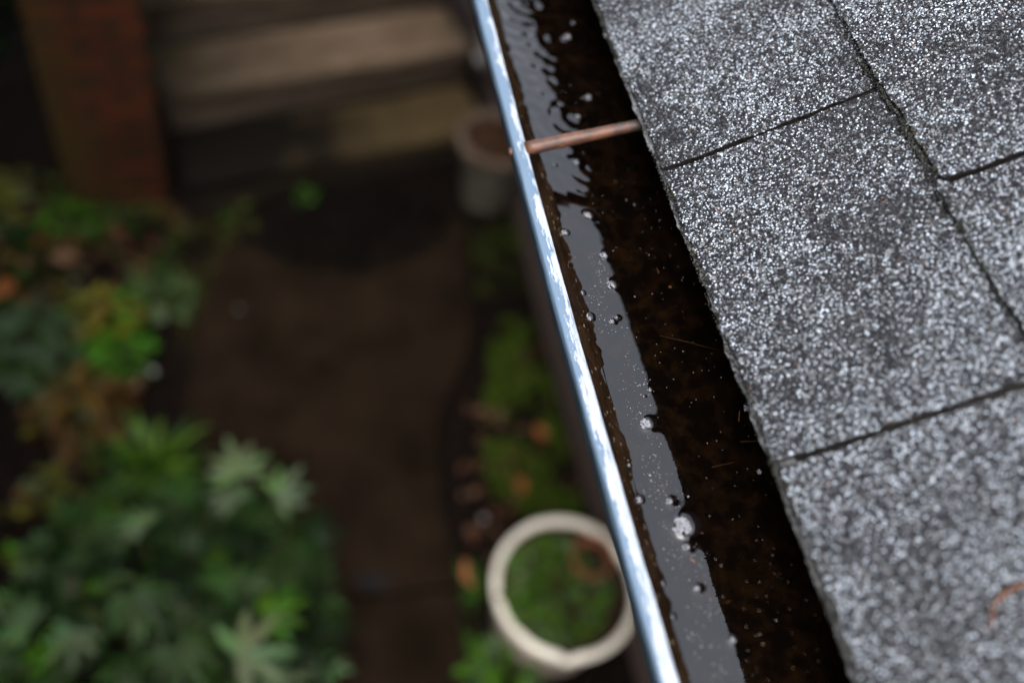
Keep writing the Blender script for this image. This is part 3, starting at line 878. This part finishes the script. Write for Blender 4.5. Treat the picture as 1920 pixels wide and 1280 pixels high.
# white downpipe at the house wall behind the steps
dp = thing("downpipe", "pale downpipe with dark bracket on the house wall beside the steps", "downpipe", (.672, 3.02, 0))
mb = MB(); mb.tube([(-.02, -.05, .30), (-.008, -.03, .33), (0, 0, .40), (0, 0, .6), (0, 0, 1.2), (0, 0, 2.25)], .036, 18)
mb.build("pipe", noise_mat("pale_plastic", (.15, .14, .135), (.24, .225, .215), 8, 4, .35), dp, smooth=True)
mb = MB(); mb.lathe([(.038, .0), (.044, .0), (.044, .03), (.038, .03)], 20, c=(0, 0, .62)); mb.box(.03, .047, -.02, .02, .622, .648); mb.build("bracket", wood2, dp)

# brick pillar
pil = thing("brick_pillar", "square red brick pillar with mossy mortar at the corner of the bed", "pillar", (-.815, 2.63, 0), R(4))
brick = mat("red_brick", (.08, .03, .02), .75, spec=.06)
def brick_nodes(m):
    b = m.node_tree.nodes["Principled BSDF"]
    tc = nd(m, "ShaderNodeTexCoord")
    sx = nd(m, "ShaderNodeSeparateXYZ"); lk(m, tc.outputs['Object'], sx.inputs[0])
    ad = nd(m, "ShaderNodeMath", operation='ADD'); lk(m, sx.outputs['X'], ad.inputs[0]); lk(m, sx.outputs['Y'], ad.inputs[1])
    cb = nd(m, "ShaderNodeCombineXYZ"); lk(m, ad.outputs[0], cb.inputs['X']); lk(m, sx.outputs['Z'], cb.inputs['Y'])
    br = nd(m, "ShaderNodeTexBrick", Scale=1.)
    br.inputs['Brick Width'].default_value = .2; br.inputs['Row Height'].default_value = .068
    br.inputs['Mortar Size'].default_value = .016
    br.inputs['Color1'].default_value = (.066, .015, .006, 1); br.inputs['Color2'].default_value = (.030, .009, .005, 1)
    br.inputs['Mortar'].default_value = (.016, .011, .006, 1)
    lk(m, cb.outputs[0], br.inputs['Vector'])
    n = nd(m, "ShaderNodeTexNoise", Scale=5., Detail=6.); lk(m, tc.outputs['Object'], n.inputs['Vector'])
    # moss and ochre dirt lie on the left arris and the foot
    g = nd(m, "ShaderNodeMath", operation='MULTIPLY_ADD'); lk(m, sx.outputs['X'], g.inputs[0]); g.inputs[1].default_value = -2.2; lk(m, n.outputs['Fac'], g.inputs[2])
    gz = nd(m, "ShaderNodeMath", operation='MULTIPLY_ADD'); lk(m, sx.outputs['Z'], gz.inputs[0]); gz.inputs[1].default_value = -.35; lk(m, g.outputs[0], gz.inputs[2])
    mr = nd(m, "ShaderNodeMapRange"); lk(m, gz.outputs[0], mr.inputs['Value'])
    mr.inputs['From Min'].default_value = .27; mr.inputs['From Max'].default_value = .66
    mx = nd(m, "ShaderNodeMixRGB"); lk(m, mr.outputs[0], mx.inputs['Fac']); lk(m, br.outputs['Color'], mx.inputs['Color1'])
    mx.inputs['Color2'].default_value = (.030, .018, .006, 1)
    lk(m, mx.outputs[0], b.inputs['Base Color'])
    bp = nd(m, "ShaderNodeBump", Strength=.6, Distance=.006); bp.invert = True
    lk(m, br.outputs['Fac'], bp.inputs['Height']); lk(m, bp.outputs[0], b.inputs['Normal'])
brick_nodes(brick)
mb = MB(); mb.box(-.175, .175, -.17, .17, -.02, 1.5); mb.build("shaft", brick, pil, bevel=.008)
mb = MB(); mb.box(-.21, .21, -.20, .20, 1.5, 1.56); mb.build("cap", wood2, pil, bevel=.01)

# ------------------------------------------------------------------ plants
leaf_m = attr_mat("wet_leaf", .42, 1.45, spec=.10)
def strip_leaf(mb, base, direc, up, L, W, col_, droop=.25, fold=.25, n=6, shape=1.):
    """one blade from base along direc; width profile, curved down, folded on its midrib"""
    d = Vector(direc).normalized(); upv = Vector(up)
    s = d.cross(upv).normalized()
    nrm = s.cross(d).normalized()
    v, f = [], []
    for i in range(n + 1):
        t_ = i / n
        w = W * (math.sin(math.pi * min(1, .08 + t_ * .92) ** shape) ** .8 if i < n else .02)
        p = Vector(base) + d * (L * t_) - nrm * 0 + Vector((0, 0, -droop * L * t_ * t_))
        v += [p - s * w + nrm * (fold * w), p, p + s * w + nrm * (fold * w)]
    for i in range(n):
        k = i * 3
        f += [(k, k + 1, k + 4, k + 3), (k + 1, k + 2, k + 5, k + 4)]
    mb.add(v, f, col_)
def palmate(mb, c, az, tilt, size, col_, lobes=7, spread=115, w=.125, shp=.85):
    """lobed leaf: fingers radiating from c, its middle finger pointing to azimuth az, tilted down by tilt"""
    d0 = Vector((math.cos(az) * math.cos(tilt), math.sin(az) * math.cos(tilt), -math.sin(tilt)))
    s0 = d0.cross(Vector((0, 0, 1))).normalized()
    n0 = s0.cross(d0).normalized()
    for i in range(lobes):
        a = R(-spread + 2 * spread * i / (lobes - 1)) + random.uniform(-.06, .06)
        dd = d0 * math.cos(a) + s0 * math.sin(a) + n0 * .08
        L = size * (1 - .38 * abs(a) / R(spread)) * random.uniform(.88, 1.08)
        strip_leaf(mb, Vector(c) - dd * .01, dd, n0, L, size * w, tuple(q * random.uniform(.8, 1.2) for q in col_), .18, .22, 6, shp)
def feather(mb, c, az, tilt, size, col_, pairs=5):
    """deeply cut leaf: a rachis with paired, toothed lobes and one at the tip"""
    d = Vector((math.cos(az) * math.cos(tilt), math.sin(az) * math.cos(tilt), -math.sin(tilt)))
    s_ = d.cross(Vector((0, 0, 1))).normalized()
    n_ = s_.cross(d).normalized()
    c = Vector(c)
    strip_leaf(mb, c + d * size * .55, d, n_, size * .55, size * .055, tuple(q * random.uniform(.9, 1.2) for q in col_), .15, .2, 5, .8)
    for k in range(pairs):
        t = .05 + .55 * k / (pairs - 1)
        p = c + d * (size * t) + Vector((0, 0, -.15 * size * t * t))
        for sg in (-1, 1):
            a = R(random.uniform(38, 66))
            dd = d * math.cos(a) + s_ * (sg * math.sin(a)) + n_ * random.uniform(-.05, .3)
            L = size * (.58 - .2 * abs(t - .25) / .5) * random.uniform(.75, 1.15)
            cc = tuple(q * random.uniform(.65, 1.3) for q in col_)
            strip_leaf(mb, p, dd, n_, L, size * .042, cc, .25, .2, 4, .8)
    strip_leaf(mb, c, d, n_, size * .6, size * .016, col_, .15, .2, 4, .6)
def shade(c, k=.25): 
    r_ = random.uniform(1 - k, 1 + k)
    return tuple(q * r_ for q in c)
DEEP, MIDG, GREY, LIME, YEL = (.0030, .0085, .0012), (.0115, .027, .004), (.048, .076, .032), (.030, .075, .004), (.075, .070, .006)
def stems(mb, root, tips, r0=.008):
    for t_ in tips:
        a, b = Vector(root), Vector(t_)
        m_ = (a + b) / 2 + Vector((0, 0, .06))
        mb.tube([a, m_, b], [r0, r0 * .7, r0 * .4], 6, color=(.03, .035, .012))
def lobed_shrub():
    root = (-.66, .72, 0)
    o = thing("lobed_shrub", "large dark green shrub with lobed leaves spreading beside the path", "shrub", root)
    mb, ms = MB(), MB()
    hero = [(-.43, 1.01, .62, 1.75, GREY, .175), (-.30, .93, .60, .5, GREY, .15), (-.45, .93, .60, 2.2, GREY, .13), (-.22, .84, .52, .3, DEEP, .15), (-.68, .87, .62, 2.5, GREY, .12),
            (-.405, .50, .66, .35, GREY, .20), (-.345, .60, .60, .25, LIME, .15), (-.47, .68, .66, .9, MIDG, .14), (-.66, .64, .66, -1., MIDG, .16), (-.82, .58, .62, -2., GREY, .14), (-.95, .68, .55, 2.6, GREY, .15),
            (-.56, .50, .64, -1.2, MIDG, .16), (-.75, 1.02, .55, 1.9, MIDG, .15), (-.58, .98, .58, 1.2, MIDG, .15), (-.36, .44, .58, -.4, GREY, .15), (-.27, .76, .54, .1, MIDG, .14)]
    for x, y_, z, az, c, s in hero:
        palmate(mb, (x - .2 * s * math.cos(az), y_ - .2 * s * math.sin(az), z), az, random.uniform(-.1, .3), s * .86, shade(c, .3), random.choice([6, 7]), 100, .085, 1.15)
        feather(mb, (x - .8 * s * math.cos(az), y_ - .8 * s * math.sin(az), z - .05), az + random.uniform(-.6, .6), .2, s, shade(MIDG, .3), 3)
        ms_t = (x, y_, z - .01); stems(ms, (root[0] + random.uniform(-.05, .05), root[1] + random.uniform(-.05, .05), 0), [ms_t], .006)
    for i in range(380):
        a = random.uniform(0, 2 * math.pi); q = math.sqrt(random.random())
        x, y_ = root[0] + .42 * q * math.cos(a), root[1] + .40 * q * math.sin(a)
        z = .60 * math.sqrt(max(.05, 1 - .75 * q * q)) * random.uniform(.45, 1.0)
        c = random.choices([DEEP, MIDG, GREY, LIME], [.34, .42, .19, .05])[0]
        feather(mb, (x, y_, z), a + random.uniform(-1.1, 1.1), random.uniform(-.2, .7), random.uniform(.07, .15), shade(c, .5), random.choice([3, 4]))
        if i % 6 == 0: stems(ms, (root[0], root[1], 0), [(x, y_, z - .01)], .005)
    rel(mb, root); rel(ms, root)
    mb.build("foliage", leaf_m, o); ms.build("stem", leaf_m, o, smooth=True)
lobed_shrub()
def clump_plant(name, label, cat, x, y_, r, hgt, n, cols, L, W, kind='round', z0=0.):
    o = thing(name, label, cat, (x, y_, 0), random.uniform(0, 6))
    mb, ms = MB(), MB()
    for i in range(n):
        a = random.uniform(0, 2 * math.pi); q = math.sqrt(random.random())
        c = shade(random.choice(cols), .3)
        if kind == 'strap':
            d = (math.cos(a) * .7, math.sin(a) * .7, random.uniform(.7, 1.3))
            strip_leaf(mb, (r * .2 * q * math.cos(a), r * .2 * q * math.sin(a), 0), d, (0, 0, 1), L * random.uniform(.7, 1.1), W, c, .45, .2, 7, .7)
        else:
            z = z0 + (hgt - z0) * math.sqrt(max(.05, 1 - .8 * q * q)) * random.uniform(.45, 1)
            p = (r * q * math.cos(a), r * q * math.sin(a), z)
            az = a + random.uniform(-1, 1)
            d = (math.cos(az), math.sin(az), random.uniform(-.2, .5))
            if kind == 'lobed': palmate(mb, p, az, random.uniform(0, .5), L, c, 5, 90, .2)
            else: strip_leaf(mb, p, d, (0, 0, 1), L * random.uniform(.6, 1.2), W * random.uniform(.7, 1.2), c, .2, .15, 4)
            if i % 5 == 0: ms.tube([(p[0] * .3, p[1] * .3, z0), (p[0] * .7, p[1] * .7, z0 + (z - z0) * .6), p], [.005, .004, .002], 5, color=(.03, .03, .01))
    mb.build("foliage", leaf_m, o)
    if ms.v: ms.build("stem", leaf_m, o, smooth=True)
OCH = (.060, .036, .007)
clump_plant("small_shrub", "yellow-green bushy plant between the grey-green plant and the path", "plant", -.84, 1.87, .10, .25, 90, [YEL, YEL, LIME, OCH], .06, .018)
clump_plant("small_shrub", "bright green low plant in front of the yellow-green one", "plant", -.80, 1.74, .09, .17, 80, [LIME, MIDG, (.03, .10, .006)], .06, .018)
clump_plant("small_shrub", "grey-green leafy plant at the far left of the bed", "plant", -1.05, 1.78, .13, .24, 120, [(.03, .046, .024), (.02, .035, .015), MIDG], .07, .02)
clump_plant("strap_plant", "tuft of long bright green strap leaves behind the lobed shrub", "plant", -.70, 1.35, .10, .3, 40, [LIME, (.045, .085, .008), MIDG], .27, .011, 'strap')
clump_plant("withered_plant", "withered ochre plant between the strap leaves and the grey-green plant", "plant", -.92, 1.56, .12, .18, 70, [OCH, (.035, .016, .004), (.03, .028, .006)], .09, .016)
clump_plant("small_shrub", "small green plant growing at the foot of the brick pillar", "plant", -.98, 2.36, .07, .18, 50, [MIDG, LIME], .06, .016)
clump_plant("small_shrub", "olive plant beside the bright glint pebble near the path", "plant", -.67, 2.02, .10, .13, 70, [MIDG, (.03, .045, .012), GREY], .06, .015)
clump_plant("seedling", "small bright green seedling on the dark soil before the steps", "plant", -.115, 2.46, .045, .10, 14, [(.014, .036, .003), (.018, .042, .004)], .045, .014)
clump_plant("seedling", "low yellow-green seedling on dark soil between pillar and path", "plant", -.35, 2.36, .10, .05, 26, [(.04, .045, .005), (.025, .05, .004), (.03, .03, .006)], .04, .012)
clump_plant("small_shrub", "dark ivy-like plant at the left end of the bed before the pillar", "plant", -1.18, 2.15, .15, .2, 80, [DEEP, MIDG, OCH], .07, .02)
clump_plant("small_shrub", "leafy green plant at the planter's foot beside the path", "plant", .30, .50, .10, .16, 90, [LIME, MIDG, (.045, .10, .012), GREY], .055, .016)
clump_plant("planter_greens", "mixed green seedlings growing inside the cream planter", "plant", .440, .66, .155, .345, 360, [LIME, (.03, .07, .005), MIDG, GREY, (.03, .035, .006)], .032, .011, z0=.298)

# evergreen screens added to shade the beds and darken the corner behind the pillar
def shade_hedge(x0, x1, y0, y1, h, label, seed):
    r = np.random.default_rng(seed)
    c = ((x0 + x1) / 2, (y0 + y1) / 2)
    o = thing("shade_hedge", label, "shade_hedge", (c[0], c[1], 0))
    mb = MB(); mb.box(x0 + .12 - c[0], x1 - .12 - c[0], y0 + .12 - c[1], y1 - .12 - c[1], .15, h - .15)
    mb.build("inner_twigs", noise_mat("hedge_inside", (.003, .004, .002), (.008, .010, .004), 8, 6, .9), o)
    n = int(((x1 - x0) * (y1 - y0) + 2 * h * ((x1 - x0) + (y1 - y0))) * 420)
    P = np.stack([r.uniform(x0, x1, n), r.uniform(y0, y1, n), r.uniform(.02, h, n)], -1)
    f = r.integers(0, 5, n)
    wob = .1 * vnoise(P[:, 1] * 3 + P[:, 0] * 3, P[:, 2] * 3, seed) + r.uniform(-.05, .06, n)
    P[:, 0] = np.where(f == 0, x0 + .1 - wob, np.where(f == 1, x1 - .1 + wob, P[:, 0]))
    P[:, 1] = np.where(f == 2, y0 + .1 - wob, np.where(f == 3, y1 - .1 + wob, P[:, 1]))
    P[:, 2] = np.where(f == 4, h - .1 + wob, P[:, 2])
    P -= np.array([c[0], c[1], 0])
    a = r.normal(0, 1, (n, 3)); a /= np.linalg.norm(a, axis=1)[:, None]
    b = np.cross(a, r.normal(0, 1, (n, 3))); b /= np.linalg.norm(b, axis=1)[:, None]
    L, W = r.uniform(.03, .06, n)[:, None], r.uniform(.012, .022, n)[:, None]
    V = np.stack([P - a * L, P + b * W, P + a * L, P - b * W], 1).reshape(-1, 3)
    F = np.arange(n * 4).reshape(-1, 4)
    C = np.array([.006, .012, .003]) * r.uniform(.4, 1.6, (n, 1))
    np_mesh("foliage", V, F, leaf_m, o, np.repeat(C, 4, 0), smooth=False)
shade_hedge(-2.5, -1.6, -3.5, 3.2, 4.2, "unseen tall evergreen screen added opposite the house to shade the garden", 5)
shade_hedge(-2.5, -1.02, 3.3, 4.1, 3.2, "dark evergreen screen added behind the brick pillar to blacken the corner", 6)

# moss carpets: countless tiny leaves
pts, cols = [], []
def in_poly(x, y_, P):
    c = False
    for i in range(len(P)):
        (x1, y1), (x2, y2) = P[i], P[i - 1]
        if (y1 > y_) != (y2 > y_) and x < (x2 - x1) * (y_ - y1) / (y2 - y1) + x1: c = not c
    return c
MOSS = [([(.56, 1.85), (.69, 1.85), (.69, 1.459), (.68, 1.0), (.42, 1.02), (.38, 1.23), (.43, 1.486), (.49, 1.72)], 4200, [(.032, .062, .003), (.046, .078, .004), (.022, .036, .003), (.020, .020, .005)]),
        ([(.53, 2.33), (.76, 2.33), (.72, 1.96), (.49, 1.96), (.50, 2.15)], 700, [(.022, .03, .004), (.03, .04, .005)]),
        ([(-.62, 2.38), (-.2, 2.40), (-.42, 2.22), (-.56, 1.9), (-.64, 1.7)], 1600, [(.03, .027, .004), (.02, .018, .005)]),
        ([(.215, .9), (.30, .9), (.25, .3), (.2, .3)], 700, [(.035, .08, .008), (.02, .05, .008)])]
V, F, C = [], [], []
for P, n, cs in MOSS:
    xs_ = [p[0] for p in P]; ys_ = [p[1] for p in P]
    k = 0
    while k < n:
        x, y_ = random.uniform(min(xs_), max(xs_)), random.uniform(min(ys_), max(ys_))
        if not in_poly(x, y_, P): k += .3; continue
        k += 1
        d = float(vnoise(np.array([x * 14]), np.array([y_ * 14]), 81)[0])
        if random.random() > max(.05, min(1, (d - .30) * 3.2)): continue
        b0 = len(V)
        a = random.uniform(0, 6.28); L = random.uniform(.008, .02); z = .012 + random.uniform(0, .025) * d
        dx_, dy_ = math.cos(a) * L, math.sin(a) * L
        V += [(x, y_, z), (x + dx_ * .5 - dy_ * .4, y_ + dy_ * .5 + dx_ * .4, z + .006), (x + dx_, y_ + dy_, z + .002), (x + dx_ * .5 + dy_ * .4, y_ + dy_ * .5 - dx_ * .4, z + .006)]
        F.append((b0, b0 + 1, b0 + 2, b0 + 3)); c = shade(random.choice(cs), .35); C += [c] * 4
o = np_mesh("moss", np.array(V), np.array(F), attr_mat("moss_leaf", .6, spec=.08), None, np.array(C), smooth=False)
tag(o, label="bright green moss carpeting the soil strip by the house wall", kind="stuff")

# loose ground cover and litter filling the planted bed
V, F, C = [], [], []
COV = [(.02, .05, .004), (.035, .05, .006), (.012, .028, .004), (.05, .035, .008), (.045, .018, .006), (.03, .012, .005), (.05, .07, .035), (.07, .07, .008)]
k = 0
while k < 3400:
    x, y_ = random.uniform(-1.5, -.56), random.uniform(1.2, 2.62)
    if x > -.60 - .06 * math.sin(y_ * 7) - (.05 if y_ < 1.9 else 0): continue
    d = float(vnoise(np.array([x * 7 + 9]), np.array([y_ * 7]), 91)[0])
    h = float(vnoise(np.array([x * 5 + 3]), np.array([y_ * 5]), 92)[0])
    k += 1
    if d < .40: continue
    b0 = len(V); a = random.uniform(0, 6.28); L = random.uniform(.015, .05); z = random.uniform(.01, .12) * d
    dx_, dy_ = math.cos(a) * L, math.sin(a) * L
    V += [(x, y_, z), (x + dx_ * .5 - dy_ * .3, y_ + dy_ * .5 + dx_ * .3, z + .01), (x + dx_, y_ + dy_, z + random.uniform(-.005, .015)), (x + dx_ * .5 + dy_ * .3, y_ + dy_ * .5 - dx_ * .3, z + .01)]
    F.append((b0, b0 + 1, b0 + 2, b0 + 3))
    C += [shade(tuple(.8 * q for q in COV[int(min(7, max(0, h * 9 - .5 + random.uniform(-1.5, 1.5))))]), .5)] * 4
tag(np_mesh("ground_cover", np.array(V), np.array(F), leaf_m, None, np.array(C), smooth=False), label="mixed low ground cover and leaf litter in the planted bed", kind="stuff")
pts, rads, cols = [], [], []
for i in range(1500):
    a, q = random.uniform(0, 6.28), random.random() ** .7
    pts.append((.03 + .40 * q * math.cos(a), 2.34 + .24 * q * math.sin(a), .034 + .03 * (1 - q) * random.random())); rads.append(random.uniform(.008, .022)); cols.append(shade((.0042, .003, .0025), .6))
tag(clumps("mulch", pts, rads, cols, attr_mat("black_mulch", .9, spec=.04)), label="round dark patch of bark mulch on the path before the steps", kind="stuff")

# fallen leaves, each on its own
fl_m = [noise_mat("fallen_brown", (.03, .013, .007), (.075, .034, .018), 40, 4, .5), noise_mat("fallen_rust", (.12, .035, .012), (.2, .07, .025), 40, 4, .5), noise_mat("fallen_tan", (.07, .038, .022), (.13, .075, .045), 40, 4, .5)]
protos = []
for i in range(3):
    mb = MB(); strip_leaf(mb, (-.03, 0, .004), (1, 0, .05), (0, 0, 1), .06, .017, (.1, .05, .02), .1 - .15 * i, .3, 6)
    o = mb.build("fallen_leaf", fl_m[i], smooth=True); protos.append(o)
used = [False] * 3
def leaf_at(x, y_, kind, label, group, s=1., z=.02):
    if not used[kind]: o = protos[kind]; used[kind] = True
    else:
        o = protos[kind].copy(); col.objects.link(o)
    o.location = (x, y_, z); o.rotation_euler = (random.uniform(-.5, .5), random.uniform(-.4, .4), random.uniform(0, 6.28)); o.scale = (s, s, s)
    tag(o, label, "leaf", group)
for i in range(60):
    while True:
        x, y_ = random.uniform(.23, .70), random.uniform(.9, 1.75)
        if x > .28 + max(0, (y_ - 1.3)) * .5 and (x < .48 or random.random() < .35): break
    leaf_at(x, y_, random.choice([0, 0, 0, 2]), "small wet brown leaf fallen on the soil strip between path and house", "brown leaves on the house bed", random.uniform(.4, .9))
for i in range(34):
    x, y_ = random.uniform(-1.3, -.62), random.uniform(1.6, 2.35)
    leaf_at(x, y_, random.choice([0, 0, 2]), "brown leaf fallen among the plants of the bed near the brick pillar", "leaves in the planted bed", random.uniform(.6, 1.2), random.uniform(.02, .1))
for x, y_, lab in ((-1.17, 2.02, "rust orange leaf at the far left of the planted bed"), (-.985, 2.14, "large pale tan leaf lying left of the olive plant"), (-1.07, 2.22, "orange leaf beside the ivy-like plant before the pillar")):
    leaf_at(x, y_, 2 if 'tan' in lab else 1, lab, None, 1.7, .12)
leaf_at(.60, 1.33, 1, "rust brown leaf on the moss close to the house wall", None, 1.1, .04)
leaf_at(.49, 1.13, 1, "reddish leaf on the soil just behind the cream planter", None, 1.1, .04)

# pebbles, some standing for glints of water drops put into pale colour
peb = noise_mat("wet_pebble", (.12, .115, .11), (.24, .23, .22), 60, 3, .15, spec=.5)
for x, y_, r, lab in ((-.566, 2.03, .013, "bright wet pebble at the planted bed's edge by the path"), (-.694, 1.685, .016, "pale stone beside the bright green low plant"), (-1.19, 2.02, .014, "pale pebble beside the rust orange leaf"), (-.66, 1.9, .010, "grey-green pebble just below the olive plant"), (.33, 1.02, .012, "tan pebble on bare soil of the house bed"), (-.40, 1.93, .007, "tiny wet pebble lying on the path")):
    mb = MB(); sphere(mb, (0, 0, r * .4), r, 12, 8, .65)
    mb.v = [(a * random.uniform(.93, 1.07), b * .8, c) for a, b, c in mb.v]
    o = mb.build("pebble", peb, smooth=True, loc=(x, y_, .06)); tag(o, lab, "pebble")
